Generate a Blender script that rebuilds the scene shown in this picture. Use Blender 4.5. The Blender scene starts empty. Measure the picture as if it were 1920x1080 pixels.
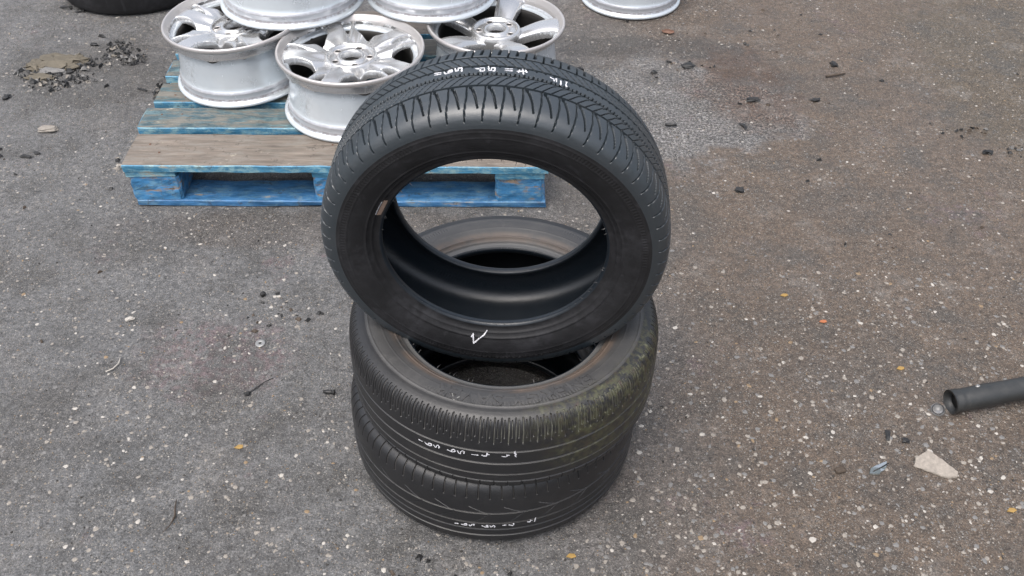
import bpy, math, random
import numpy as np
from mathutils import Vector, Matrix
random.seed(7)
rng = np.random.default_rng(11)
scene = bpy.context.scene
COL = scene.collection

# ------------------------------------------------------------------ camera
cam_data = bpy.data.cameras.new("camera")
cam = bpy.data.objects.new("camera", cam_data)
COL.objects.link(cam)
scene.camera = cam
cam_data.sensor_width = 36.0
cam_data.lens = 36.0 * 1780.06 / 1920.0
cam_data.clip_start = 0.05
cam_data.clip_end = 300
PITCH, ROLL = 0.7282, 0.0166
cam.location = (0.0, 0.0, 1.6913)
F_ = Vector((0, math.cos(PITCH), -math.sin(PITCH)))
R0 = Vector((1, 0, 0)); U0 = R0.cross(F_)
R_ = R0 * math.cos(ROLL) + U0 * math.sin(ROLL)
U_ = -R0 * math.sin(ROLL) + U0 * math.cos(ROLL)
cam.rotation_euler = Matrix((R_, U_, -F_)).transposed().to_euler()

# ------------------------------------------------------------------ world, sun, exposure
SUN_EL, SUN_AZ = math.radians(68), math.radians(215)      # compass azimuth from +Y, clockwise
world = bpy.data.worlds.new("World")
scene.world = world
world.use_nodes = True
wn = world.node_tree.nodes; wl = world.node_tree.links
bg = wn["Background"]
sky = wn.new("ShaderNodeTexSky")
sky.sky_type = 'NISHITA'
sky.sun_disc = False
sky.sun_elevation = SUN_EL
sky.sun_rotation = SUN_AZ
sky.air_density = 1.0
sky.dust_density = 6.0
sky.ozone_density = 1.0
hsv = wn.new("ShaderNodeHueSaturation")                     # an overcast sky keeps little of the blue
hsv.inputs["Saturation"].default_value = 0.55
wl.new(sky.outputs[0], hsv.inputs["Color"])
wl.new(hsv.outputs[0], bg.inputs["Color"])
bg.inputs["Strength"].default_value = 0.15
sun_data = bpy.data.lights.new("sun", 'SUN')
sun_data.energy = 0.7
sun_data.angle = math.radians(60)
sun_data.color = (1.0, 0.985, 0.965)
sun = bpy.data.objects.new("sun", sun_data)
COL.objects.link(sun)
sd = Vector((math.sin(SUN_AZ) * math.cos(SUN_EL), math.cos(SUN_AZ) * math.cos(SUN_EL), math.sin(SUN_EL)))
sun.rotation_euler = (-sd).to_track_quat('-Z', 'Y').to_euler()
scene.view_settings.view_transform = 'Standard'
scene.view_settings.look = 'None'
scene.view_settings.gamma = 1.0
scene.view_settings.use_curve_mapping = False
scene.view_settings.exposure = 0.96

# ------------------------------------------------------------------ helpers
def link(name, mesh, parent=None, loc=None):
    o = bpy.data.objects.new(name, mesh)
    COL.objects.link(o)
    if parent is not None: o.parent = parent
    if loc is not None: o.location = loc
    return o

def tag(o, label=None, cat=None, group=None, kind=None):
    if label: o['label'] = label
    if cat: o['category'] = cat
    if group: o['group'] = group
    if kind: o['kind'] = kind
    return o

def empty(name, loc=(0, 0, 0), rot=(0, 0, 0)):
    o = bpy.data.objects.new(name, None)
    COL.objects.link(o); o.location = loc; o.rotation_euler = rot
    o.empty_display_size = 0.05
    return o

def quads_mesh(name, V, Fq, mats, smooth=True, attr=None, mat_idx=None):
    """V (n,3), Fq (m,4) numpy arrays"""
    me = bpy.data.meshes.new(name)
    V = np.asarray(V, dtype=np.float32); Fq = np.asarray(Fq, dtype=np.int32)
    k = Fq.shape[1]
    me.vertices.add(len(V)); me.vertices.foreach_set('co', V.ravel())
    me.loops.add(Fq.size); me.loops.foreach_set('vertex_index', Fq.ravel())
    me.polygons.add(len(Fq))
    me.polygons.foreach_set('loop_start', np.arange(len(Fq), dtype=np.int32) * k)
    me.polygons.foreach_set('loop_total', np.full(len(Fq), k, dtype=np.int32))
    for m in (mats if isinstance(mats, (list, tuple)) else [mats]): me.materials.append(m)
    if mat_idx is not None: me.polygons.foreach_set('material_index', np.asarray(mat_idx, dtype=np.int32))
    if attr:
        for n, a in attr.items():
            at = me.attributes.new(n, 'FLOAT', 'POINT'); at.data.foreach_set('value', np.asarray(a, dtype=np.float32))
    me.update(calc_edges=True)
    me.polygons.foreach_set('use_smooth', np.full(len(Fq), smooth))
    me.validate()
    return me

def poly_mesh(name, V, F, mats, smooth=False, mat_idx=None):
    me = bpy.data.meshes.new(name)
    me.from_pydata([tuple(map(float, v)) for v in V], [], F)
    for m in (mats if isinstance(mats, (list, tuple)) else [mats]): me.materials.append(m)
    if mat_idx is not None:
        for p, i in zip(me.polygons, mat_idx): p.material_index = i
    for p in me.polygons: p.use_smooth = smooth
    me.update()
    return me

def revolve(name, prof, mat, n=128, closed=False, smooth=True, wob=None):
    P_ = np.array(prof, float); m = len(P_)
    th = np.arange(n) * 2 * math.pi / n
    r = P_[:, 0][None, :] * np.ones((n, 1)); z = P_[:, 1][None, :] * np.ones((n, 1))
    if wob is not None:
        dr, dz = wob(th[:, None], r, z); r = r + dr; z = z + dz
    V = np.stack([r * np.cos(th)[:, None], r * np.sin(th)[:, None], z], -1).reshape(-1, 3)
    i = np.arange(n)[:, None]; mm = m if closed else m - 1
    j = np.arange(mm)[None, :]
    a = i * m + j; b = ((i + 1) % n) * m + j; c = ((i + 1) % n) * m + (j + 1) % m; d = i * m + (j + 1) % m
    Fq = np.stack([a, b, c, d], -1).reshape(-1, 4)
    return quads_mesh(name, V, Fq, mat, smooth)

def spline(pts, n):
    """Catmull-Rom resample of (k,2) points to n points with even arc length"""
    P_ = np.array(pts, float); out = []
    Q = np.vstack([2 * P_[0] - P_[1], P_, 2 * P_[-1] - P_[-2]])
    for k in range(1, len(Q) - 2):
        t = np.linspace(0, 1, 40, endpoint=False)[:, None]
        p0, p1, p2, p3 = Q[k - 1], Q[k], Q[k + 1], Q[k + 2]
        out.append(0.5 * (2 * p1 + (p2 - p0) * t + (2 * p0 - 5 * p1 + 4 * p2 - p3) * t * t + (3 * p1 - p0 - 3 * p2 + p3) * t ** 3))
    out = np.vstack(out + [P_[-1:]])
    s = np.concatenate([[0], np.cumsum(np.hypot(*np.diff(out, axis=0).T))])
    u = np.linspace(0, s[-1], n)
    return np.stack([np.interp(u, s, out[:, 0]), np.interp(u, s, out[:, 1])], 1), u

# ------------------------------------------------------------------ material kit
class NT:
    def __init__(s, name):
        s.m = bpy.data.materials.new(name); s.m.use_nodes = True
        s.n = s.m.node_tree.nodes; s.l = s.m.node_tree.links
        s.b = s.n["Principled BSDF"]; s.tc = s.n.new("ShaderNodeTexCoord")
    def lk(s, a, b): s.l.new(a, b)
    def val(s, sock, v):
        if isinstance(v, (int, float, tuple, list)):
            if isinstance(v, (tuple, list)) and len(v) == 3 and sock.type == 'RGBA': v = (*v, 1)
            sock.default_value = v
        else: s.lk(v, sock)
    def noise(s, scale, detail=4, rough=.55, co='Object', dist=0, vec=None):
        t = s.n.new("ShaderNodeTexNoise"); t.inputs['Scale'].default_value = scale
        t.inputs['Detail'].default_value = detail; t.inputs['Roughness'].default_value = rough
        t.inputs['Distortion'].default_value = dist
        s.lk(vec if vec is not None else s.tc.outputs[co], t.inputs['Vector']); return t.outputs['Fac']
    def voro(s, scale, feature='F1', co='Object', vec=None, out='Distance', rand=1.0):
        t = s.n.new("ShaderNodeTexVoronoi"); t.feature = feature; t.inputs['Scale'].default_value = scale
        t.inputs['Randomness'].default_value = rand
        s.lk(vec if vec is not None else s.tc.outputs[co], t.inputs['Vector']); return t.outputs[out]
    def ramp(s, fac, stops, interp='LINEAR'):
        t = s.n.new("ShaderNodeValToRGB"); r = t.color_ramp; r.interpolation = interp
        while len(r.elements) < len(stops): r.elements.new(.5)
        for e, (p, c) in zip(r.elements, stops):
            e.position = p; e.color = (*c, 1) if isinstance(c, (tuple, list)) else (c, c, c, 1)
        s.lk(fac, t.inputs[0]); return t.outputs[0]
    def mix(s, fac, a, b, mode='MIX'):
        t = s.n.new("ShaderNodeMix"); t.data_type = 'RGBA'; t.blend_type = mode
        s.val(t.inputs[0], fac); s.val(t.inputs[6], a); s.val(t.inputs[7], b); return t.outputs[2]
    def math(s, op, a, b=0.0, clamp=False):
        t = s.n.new("ShaderNodeMath"); t.operation = op; t.use_clamp = clamp
        s.val(t.inputs[0], a); s.val(t.inputs[1], b); return t.outputs[0]
    def smooth(s, x, lo, hi, a=0.0, b=1.0):
        t = s.n.new("ShaderNodeMapRange"); t.interpolation_type = 'SMOOTHSTEP'
        s.lk(x, t.inputs[0])
        for i, v in zip((1, 2, 3, 4), (lo, hi, a, b)): t.inputs[i].default_value = v
        return t.outputs[0]
    def attr(s, name):
        t = s.n.new("ShaderNodeAttribute"); t.attribute_name = name; return t.outputs['Fac']
    def xyz(s, co='Object', vec=None):
        t = s.n.new("ShaderNodeSeparateXYZ"); s.lk(vec if vec is not None else s.tc.outputs[co], t.inputs[0]); return t.outputs
    def mapping(s, scale, co='Object', loc=(0, 0, 0), rot=(0, 0, 0)):
        t = s.n.new("ShaderNodeMapping"); t.inputs['Scale'].default_value = scale
        t.inputs['Location'].default_value = loc; t.inputs['Rotation'].default_value = rot
        s.lk(s.tc.outputs[co], t.inputs[0]); return t.outputs[0]
    def bump(s, h, strength=.3, dist=.002, nrm=None):
        t = s.n.new("ShaderNodeBump"); t.inputs['Strength'].default_value = strength
        t.inputs['Distance'].default_value = dist; s.lk(h, t.inputs['Height'])
        if nrm is not None: s.lk(nrm, t.inputs['Normal'])
        return t.outputs[0]
    def out(s, color=None, rough=None, metal=None, nrm=None, spec=None):
        for k, v in (('Base Color', color), ('Roughness', rough), ('Metallic', metal), ('Normal', nrm), ('Specular IOR Level', spec)):
            if v is not None: s.val(s.b.inputs[k], v)
        return s.m

def plain(name, col, rough=.6, metal=0, var=.25, scale=60, bump=.2):
    t = NT(name); n = t.noise(scale, 4)
    c = t.mix(n, tuple(x * (1 - var) for x in col), tuple(min(1, x * (1 + var)) for x in col))
    return t.out(c, rough, metal, t.bump(n, bump, .001))

# hand-drawn crayon strokes as (angle, axial position) on each tyre
CHALK2= [[(-2.0823, 0.008), (-2.0523, 0.0075)], [(-2.0394, 0.0091), (-2.0276, 0.005), (-2.0132, 0.0039), (-1.9945, 0.0054), (-1.9915, 0.0112), (-2.0079, 0.0111), (-2.0149, 0.0063)], [(-1.9793, 0.0114), (-1.9701, 0.0058), (-1.962, 0.0062), (-1.9592, 0.012), (-1.9469, 0.0148), (-1.9415, 0.0111), (-1.9463, 0.0051)], [(-1.893, 0.01), (-1.8722, 0.0082), (-1.8571, 0.0074), (-1.8416, 0.011), (-1.8449, 0.016), (-1.8602, 0.0142), (-1.8625, 0.0094)], [(-1.8282, 0.0152), (-1.8194, 0.0081), (-1.8102, 0.0073), (-1.8079, 0.0129), (-1.7965, 0.0175), (-1.7856, 0.0159), (-1.7897, 0.0093)], [(-1.7439, 0.0115), (-1.7005, 0.0118)], [(-1.6843, 0.0136), (-1.67, 0.0113), (-1.6557, 0.0114), (-1.6503, 0.0196), (-1.6527, 0.0213)], [(-1.6557, 0.0158), (-1.6361, 0.0166)], [(-1.567, 0.0127), (-1.5421, 0.0118), (-1.5316, 0.0153), (-1.5387, 0.0171), (-1.5192, 0.0161)], [(-1.4878, 0.0261), (-1.4911, 0.0209), (-1.4821, 0.018), (-1.489, 0.0138), (-1.4799, 0.01)]]
CHALK1= [[(-1.8032, -0.0248), (-1.7764, -0.0237)], [(-1.7599, -0.0237), (-1.7369, -0.0251), (-1.7221, -0.0239), (-1.7234, -0.0189), (-1.7366, -0.02), (-1.7353, -0.025)], [(-1.7072, -0.0203), (-1.7026, -0.0251), (-1.6911, -0.023), (-1.6892, -0.0187), (-1.673, -0.0178), (-1.6765, -0.0231)], [(-1.6264, -0.0203), (-1.604, -0.0248), (-1.5848, -0.0244), (-1.5863, -0.0184), (-1.5959, -0.0195), (-1.5944, -0.0255)], [(-1.5735, -0.0191), (-1.5655, -0.0251), (-1.5575, -0.0216), (-1.5495, -0.0185), (-1.5399, -0.0216), (-1.5447, -0.0259)], [(-1.4918, -0.0193), (-1.4662, -0.0184)], [(-1.4533, -0.0183), (-1.4274, -0.0225), (-1.4178, -0.0188), (-1.4212, -0.0143)], [(-1.3313, -0.0168), (-1.3129, -0.0199), (-1.31, -0.0142), (-1.2965, -0.0157)], [(-1.2754, -0.0088), (-1.2826, -0.0216)]]
CHALK3= [[(1.9073, -0.0194), (1.8654, -0.0175)], [(1.9038, -0.014), (1.8636, -0.0127)], [(1.8502, -0.0169), (1.8414, -0.0103), (1.8265, -0.0098)], [(1.8294, -0.0181), (1.8088, -0.0195), (1.8043, -0.0123), (1.8225, -0.0106), (1.8295, -0.0147), (1.8055, -0.0158)], [(1.7931, -0.0226), (1.7858, -0.0129), (1.7734, -0.0131), (1.776, -0.0212), (1.7552, -0.0209), (1.7537, -0.0095)], [(1.6861, -0.0151), (1.6614, -0.0133)], [(1.66, -0.0156), (1.638, -0.0163), (1.6337, -0.0073), (1.6555, -0.0064), (1.657, -0.0121)], [(1.617, -0.0208), (1.612, -0.0084), (1.6, -0.0084), (1.5999, -0.0163), (1.5819, -0.0165), (1.5818, -0.0075), (1.5937, -0.0074)], [(1.5314, -0.0146), (1.4897, -0.0168)], [(1.5304, -0.0097), (1.4887, -0.0112)], [(1.4707, -0.0113), (1.4167, -0.0147)], [(1.44, -0.0205), (1.4334, -0.0053)], [(1.4555, -0.017), (1.46, -0.0076)], [(1.4256, -0.0195), (1.4162, -0.0114)], [(1.2949, -0.0141), (1.2714, -0.0111)], [(1.2737, -0.013), (1.2709, -0.0056)], [(1.2612, -0.0157), (1.2581, -0.0051)], [(1.2353, -0.0143), (1.2342, -0.0012)], [(1.2028, -0.0165), (1.2065, -0.0069), (1.2017, -0.0012)]]
TICK3= [(-1.7673, 0.2311), (-1.7573, 0.2238), (-1.7379, 0.2427), (-1.6995, 0.2315), (-1.6585, 0.2232), (-1.6362, 0.2153)]
TICK2= [(-1.9287, 0.259), (-1.8928, 0.2745), (-1.8655, 0.2641), (-1.8125, 0.2511), (-1.7296, 0.2455), (-1.6592, 0.2458)]

# ------------------------------------------------------------------ materials
def ground_material():
    t = NT("wet_worn_asphalt")
    M2 = lambda lx=0, ly=0: t.mapping((1, 1, 0), loc=(lx, ly, 0))
    v2 = M2(); x = t.xyz()[0]; y = t.xyz()[1]
    def spot(cx, cy, rx, ry, nz=.5, seed=0.0):
        """soft irregular patch centred on a place in the yard"""
        dx = t.math('DIVIDE', t.math('SUBTRACT', x, cx), rx); dy = t.math('DIVIDE', t.math('SUBTRACT', y, cy), ry)
        d = t.math('SQRT', t.math('ADD', t.math('MULTIPLY', dx, dx), t.math('MULTIPLY', dy, dy)))
        d = t.math('ADD', d, t.math('MULTIPLY', t.math('SUBTRACT', t.noise(5.0, 6, .7, vec=M2(seed, seed)), .5), nz * 2.4))
        return t.smooth(d, .62, 1.08, 1, 0)
    big = t.noise(1.1, 5, .6, vec=v2); mid = t.noise(6.5, 6, .68, vec=v2); fine = t.noise(48, 6, .75, vec=v2); grit = t.noise(230, 3, .75, vec=v2)
    bf = t.smooth(t.math('ADD', x, t.math('MULTIPLY', t.math('SUBTRACT', big, .5), .9)), -.05, .62)
    wetpatch = spot(.52, 2.86, .44, .38, 1.0, 2.0)
    bf = t.math('MULTIPLY', bf, t.math('SUBTRACT', 1, t.math('MULTIPLY', wetpatch, .8)))
    col = t.mix(bf, (.104, .104, .105), (.093, .0695, .052))
    # plum tinged stains on the grey side, tan ones here and there
    plum = t.math('MAXIMUM', spot(-.72, 1.64, .22, .15, .8, 4.0), t.smooth(t.noise(2.6, 7, .75, vec=M2(3.1, 1.7)), .58, .68))
    plum = t.math('MULTIPLY', plum, t.smooth(t.noise(34, 6, .75, vec=M2(6, 1)), .44, .56))
    col = t.mix(t.math('MULTIPLY', plum, .78), col, (.118, .084, .089))
    col = t.mix(t.smooth(t.noise(3.1, 7, .75, vec=M2(13.1, 8.7)), .62, .70, 0, .35), col, (.120, .100, .074))
    # damp, oily and muddy patches, plus a painted contact shadow by the pallet
    damp = t.smooth(t.noise(1.9, 7, .72, vec=M2(7.3, 4.1)), .47, .64, 0, .50)
    col = t.mix(damp, col, (.058, .052, .047))
    col = t.mix(t.math('MULTIPLY', spot(.47, 3.27, .50, .10, .7, 6.0), .65), col, (.040, .036, .033))
    col = t.mix(t.math('MULTIPLY', spot(.80, 2.98, .22, .30, .7, 8.0), .85), col, (.058, .036, .025))
    col = t.mix(t.math('MULTIPLY', spot(-1.55, 3.0, .34, .30, .8, 9.0), .45), col, (.050, .047, .043))
    col = t.mix(t.math('MULTIPLY', spot(-.45, 2.14, .80, .10, .6, 5.0), .50), col, (.062, .050, .042))  # damp strip before the pallet, with its contact shadow painted in
    col = t.mix(t.math('MULTIPLY', spot(1.95, 3.1, .55, .9, .5, 3.0), .50), col, (.070, .058, .038))
    col = t.mix(t.smooth(mid, .32, .55, .65, 0), col, (.052, .050, .047))
    col = t.mix(t.smooth(mid, .52, .72, 0, .42), col, (.165, .157, .148))
    col = t.mix(1.0, col, t.ramp(fine, [(.28, .45), (.5, .98), (.72, 1.55)]), 'MULTIPLY')
    col = t.mix(1.0, col, t.ramp(grit, [(.28, .45), (.5, .98), (.72, 1.75)]), 'MULTIPLY')
    coarse = t.noise(120, 4, .8, vec=M2(5, 5))
    col = t.mix(t.math('MULTIPLY', wetpatch, .75), col, t.mix(1.0, col, t.ramp(coarse, [(.38, .20), (.50, .9), (.60, 3.4)]), 'MULTIPLY'))  # sparkle of the wet patch painted into the colour as bright and dark speckle
    col = t.mix(1.0, col, t.ramp(t.noise(95, 5, .8, vec=M2(8, 2)), [(.30, .62), (.5, 1.0), (.66, 1.5)]), 'MULTIPLY')
    # aggregate too small to be built, in three sizes, gathered in places
    dens = t.noise(4.2, 6, .7, vec=M2(1.3, 9.1))
    hs = []
    for sc, thr, dd, amt, loc in ((105, .85, .36, .72, 0), (190, .76, .42, .75, 3.3), (330, .66, .48, .75, 8.1)):
        vv = M2(loc, loc * .7)
        rgb = t.n.new("ShaderNodeSeparateColor"); t.lk(t.voro(sc, vec=vv, out='Color'), rgb.inputs[0])
        d = t.voro(sc, vec=vv)
        pick = t.smooth(t.math('ADD', t.math('ADD', rgb.outputs[0], t.math('MULTIPLY', wetpatch, .10)), t.math('MULTIPLY', t.math('SUBTRACT', dens, .5), .95)), thr, thr + .05)
        shp = t.smooth(t.math('ADD', d, t.math('MULTIPLY', t.math('SUBTRACT', grit, .5), .30)), dd * .5, dd, 1, 0)
        mask = t.math('MULTIPLY', t.math('MULTIPLY', pick, shp), amt)
        sc_col = t.ramp(rgb.outputs[1], [(0, (.15, .14, .125)), (.35, (.22, .205, .18)), (.7, (.19, .19, .19)), (.86, (.34, .32, .29)), (.97, (.24, .16, .08))])
        col = t.mix(mask, col, sc_col); hs.append(mask)
    vv = M2(11, 2); sp = t.n.new("ShaderNodeSeparateColor"); t.lk(t.voro(120, vec=vv, out='Color'), sp.inputs[0])
    dk = t.math('MULTIPLY', t.smooth(sp.outputs[0], .80, .86), t.smooth(t.voro(120, vec=vv), .15, .45, 1, 0))
    col = t.mix(t.math('MULTIPLY', dk, .6), col, (.022, .020, .018))
    wet = t.math('MAXIMUM', t.smooth(t.noise(2.1, 6, .7, vec=M2(2.2, 5.5)), .46, .62, 0, .6), wetpatch)
    rough = t.math('SUBTRACT', t.math('ADD', .58, t.math('MULTIPLY', fine, .22)), t.math('MULTIPLY', wet, .46))
    h = t.math('ADD', t.math('MULTIPLY', grit, .75), t.math('MULTIPLY', fine, 1.2))
    h = t.math('ADD', h, t.math('MULTIPLY', t.noise(16, 4, .6, vec=v2), 1.2))
    for k in hs: h = t.math('ADD', h, t.math('MULTIPLY', k, .30))
    return t.out(col, rough, 0, t.bump(h, 1.0, .0050), .5)

def rubber(name, base=(.020, .021, .023), dust=.35, dustcol=(.12, .11, .10), groove=(.10, .095, .09), grooveamt=.0, rough=.42, brown=0, moss=0, spec=.6, tread=False):
    t = NT(name)
    x, y, z = t.xyz()[0], t.xyz()[1], t.xyz()[2]
    n1 = t.noise(9, 6, .65); n2 = t.noise(55, 5, .7); n3 = t.noise(400, 3, .6)
    d = t.math('MULTIPLY', t.math('MULTIPLY', t.smooth(n1, .35, .72), t.smooth(n2, .25, .75)), dust)
    d = t.math('ADD', d, dust * .18)
    col = t.mix(d, base, dustcol)
    r = t.math('SQRT', t.math('ADD', t.math('MULTIPLY', x, x), t.math('MULTIPLY', y, y)))
    if brown:
        band = t.math('MULTIPLY', t.smooth(r, .2145, .222), t.smooth(r, .232, .243, 1, 0))
        bb = t.math('MULTIPLY', band, t.smooth(t.noise(7, 6, .7), .40, .60))
        col = t.mix(t.math('MULTIPLY', bb, brown), col, (.115, .082, .060))
        rim = t.math('MULTIPLY', t.smooth(r, .203, .207), t.smooth(r, .214, .218, 1, 0))
        col = t.mix(t.math('MULTIPLY', rim, .35), col, (.15, .15, .145))
    if tread:
        dep = t.attr('depth')
        g = t.math('MULTIPLY', t.smooth(dep, .25, .9), t.math('MULTIPLY', t.smooth(t.noise(14, 4), .3, .6, .45, 1), grooveamt))
        col = t.mix(g, col, groove)
    if moss:
        an = t.n.new("ShaderNodeMath"); an.operation = 'ARCTAN2'; t.lk(y, an.inputs[0]); t.lk(x, an.inputs[1])
        a = t.math('ADD', an.outputs[0], t.math('MULTIPLY', t.math('SUBTRACT', t.noise(5, 4), .5), .7))
        am = t.math('MULTIPLY', t.smooth(a, -1.5, -1.0), t.smooth(a, -.25, .15, 1, 0))
        mm = t.math('MULTIPLY', am, t.smooth(t.noise(60, 7, .8), .44, .56))
        mm = t.math('MULTIPLY', mm, t.smooth(z, -.07, -.03))
        mm = t.math('MULTIPLY', mm, t.smooth(r, .262, .29))
        col = t.mix(t.math('MULTIPLY', mm, moss), col, t.ramp(t.noise(90, 3), [(.3, (.040, .026, .018)), (.48, (.045, .044, .022)), (.62, (.060, .062, .030)), (.75, (.15, .145, .10))]))
        if tread:
            gm = t.math('MULTIPLY', t.math('MULTIPLY', t.smooth(a, -1.9, -1.35), t.smooth(a, -.3, .1, 1, 0)), t.smooth(dep, .2, .8))
            gm = t.math('MULTIPLY', gm, t.math('MULTIPLY', t.smooth(z, .035, .05), t.smooth(t.noise(30, 3), .35, .62)))
            col = t.mix(t.math('MULTIPLY', gm, .8), col, (.26, .26, .22))
    rg = t.math('ADD', rough - .06, t.math('MULTIPLY', n2, .2))
    ribs = None
    if not tread:
        an2 = t.n.new("ShaderNodeMath"); an2.operation = 'ARCTAN2'; t.lk(y, an2.inputs[0]); t.lk(x, an2.inputs[1])
        wv = t.math('SINE', t.math('MULTIPLY', an2.outputs[0], 260)); sec = t.smooth(t.math('SINE', t.math('MULTIPLY', an2.outputs[0], 3)), -.2, .0)
        ribs = t.math('MULTIPLY', t.math('MULTIPLY', wv, sec), t.math('MULTIPLY', t.smooth(r, .2635, .2645), t.smooth(r, .2725, .2735, 1, 0)))
        scuff = t.smooth(t.noise(1, 5, .7, vec=t.mapping((38, 38, 6))), .58, .72, 0, .5)
        col = t.mix(t.math('MULTIPLY', scuff, dust * 1.4), col, dustcol)
    h = t.math('ADD', t.math('MULTIPLY', n3, .25), t.math('MULTIPLY', n2, .8))
    if ribs is not None: h = t.math('ADD', h, t.math('MULTIPLY', ribs, .5))
    return t.out(col, rg, 0, t.bump(h, .45, .0014), spec)

def silver(name, col=(.58, .585, .59), metal=.75, rough=.24, dirt=.6, dirtcol=(.16, .13, .10), bands=False):
    t = NT(name)
    n1 = t.noise(11, 6, .65); n2 = t.noise(70, 5, .7)
    st = t.noise(1, 6, .7, vec=t.mapping((46, 46, 9)))
    d = t.math('MULTIPLY', t.smooth(n1, .52, .74), t.smooth(n2, .40, .66))
    d = t.math('MAXIMUM', d, t.math('MULTIPLY', t.smooth(n2, .70, .75), .7))
    d = t.math('MAXIMUM', d, t.math('MULTIPLY', t.smooth(st, .66, .76), .4))
    c = t.mix(t.math('MULTIPLY', d, dirt), col, dirtcol)
    c = t.mix(t.smooth(n1, .3, .7, .12, 0), c, (.40, .39, .37))
    if bands:
        z = t.xyz()[2]; wob = t.math('ADD', z, t.math('MULTIPLY', t.math('SUBTRACT', n1, .5), .004))
        for lo, hi, am in ((.0165, .0235, .75), (.0385, .0465, .35), (.1690, .1800, .45)):
            mb = t.math('MULTIPLY', t.smooth(wob, lo - .002, lo + .001), t.smooth(wob, hi - .001, hi + .002, 1, 0))
            c = t.mix(t.math('MULTIPLY', t.math('MULTIPLY', mb, t.smooth(n2, .25, .6)), am), c, (.13, .11, .105))
        mb = t.math('MULTIPLY', t.smooth(wob, .018, .020), t.smooth(wob, .044, .048, .30, 0)); c = t.mix(mb, c, (.33, .29, .31))
    rg = t.math('ADD', rough, t.math('MULTIPLY', d, .3))
    return t.out(c, rg, metal, t.bump(t.math('ADD', n2, t.math('MULTIPLY', d, -.6)), .06, .0010))

def paint_wood(name, wear, blue=(.050, .235, .430), wood=(.145, .117, .096), pale=.3, seed=0.0):
    """timber with a rubbed coat of blue paint; wear 0..1 = how much of the coat is gone"""
    t = NT(name)
    v = t.mapping((3.0, 34, 34), loc=(seed, seed * 2.3, seed * 1.7))
    grain = t.noise(2.0, 8, .7, vec=v, dist=.6)
    g2 = t.noise(7, 6, .7, vec=t.mapping((1.6, 7, 7), loc=(seed * 3, 1, 2)))
    blot = t.noise(26, 6, .75, vec=t.mapping((.7, 1.4, 1.4), loc=(4, seed, 2)))
    w = t.math('ADD', t.math('MULTIPLY', grain, .55), t.math('ADD', t.math('MULTIPLY', g2, .55), t.math('MULTIPLY', blot, .35)))
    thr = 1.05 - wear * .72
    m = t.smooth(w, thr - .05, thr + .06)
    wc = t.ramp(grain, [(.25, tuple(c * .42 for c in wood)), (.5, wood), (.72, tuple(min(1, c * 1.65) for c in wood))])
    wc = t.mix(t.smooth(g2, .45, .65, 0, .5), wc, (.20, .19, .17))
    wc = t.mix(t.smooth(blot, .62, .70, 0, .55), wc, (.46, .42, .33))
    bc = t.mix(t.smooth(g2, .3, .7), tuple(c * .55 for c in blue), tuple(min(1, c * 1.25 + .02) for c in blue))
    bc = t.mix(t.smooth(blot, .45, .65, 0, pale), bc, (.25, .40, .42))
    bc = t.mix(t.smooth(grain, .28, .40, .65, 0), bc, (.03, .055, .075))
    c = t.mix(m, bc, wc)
    c = t.mix(t.smooth(t.noise(38, 6, .75), .56, .68, 0, .7), c, (.045, .036, .028))
    h = t.math('ADD', t.math('MULTIPLY', grain, 1.0), t.math('MULTIPLY', m, -.35))
    return t.out(c, t.math('ADD', .48, t.math('MULTIPLY', m, .25)), 0, t.bump(h, .7, .0035))

M_ground = ground_material()
M_rub_top = rubber("rubber_top_tyre", base=(.011, .018, .024), dust=.08, rough=.40, spec=1.0, grooveamt=.0, tread=True)
M_rub_top_side = rubber("rubber_top_tyre_sidewall", base=(.0065, .0065, .007), dust=.55, dustcol=(.042, .042, .047), rough=.50, spec=.3)
M_rub_mid = rubber("rubber_middle_tyre", base=(.007, .0075, .009), dust=.08, groove=(.15, .145, .14), grooveamt=.9, rough=.42, moss=.9, tread=True)
M_rub_mid_side = rubber("rubber_middle_tyre_sidewall", base=(.035, .035, .036), dust=.55, dustcol=(.085, .082, .078), rough=.45, brown=.65, moss=.6)
M_rub_low = rubber("rubber_bottom_tyre", base=(.006, .0065, .008), dust=.07, groove=(.13, .125, .12), grooveamt=.9, rough=.40, tread=True)
M_rub_low_side = rubber("rubber_bottom_tyre_sidewall", base=(.035, .035, .036), dust=.7, dustcol=(.085, .082, .078), rough=.48)
M_liner = rubber("rubber_inner_liner", base=(.005, .009, .014), dust=.03, rough=.34)
M_chalk = plain("white_tyre_crayon", (.60, .60, .63), .7, 0, .1, 300)
M_chalk_faint = plain("faint_white_crayon", (.20, .20, .19), .7, 0, .3, 300)
M_silver = silver("silver_wheel_paint")
M_barrel = silver("silver_barrel_paint", (.575, .625, .665), .35, .22, .55, (.17, .15, .13), True)
M_lip = silver("worn_rim_lip", (.44, .425, .42), .5, .36, .75, (.14, .12, .11))
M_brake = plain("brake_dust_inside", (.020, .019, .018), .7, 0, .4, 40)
M_dark = plain("black_rubber_bit", (.013, .013, .013), .5, 0, .3, 90, .5)
M_hose = rubber("hose_rubber", base=(.012, .014, .015), dust=.35, dustcol=(.065, .063, .058), rough=.42)
M_stone_pale = plain("pale_stone", (.215, .195, .170), .65, 0, .35, 120, .5)
M_stone_white = plain("white_stone", (.34, .32, .29), .6, 0, .3, 150, .5)
M_stone_tan = plain("tan_stone", (.19, .135, .080), .6, 0, .35, 110, .5)
M_stone_grey = plain("grey_stone", (.135, .132, .128), .65, 0, .35, 130, .5)
M_stone_dark = plain("dark_grit", (.028, .025, .022), .6, 0, .35, 130, .5)
M_shard = plain("pale_speckled_shard", (.25, .222, .190), .6, 0, .55, 120, .7)
M_slab = plain("crumbling_mortar", (.095, .082, .060), .75, 0, .45, 28, 1.0)
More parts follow.
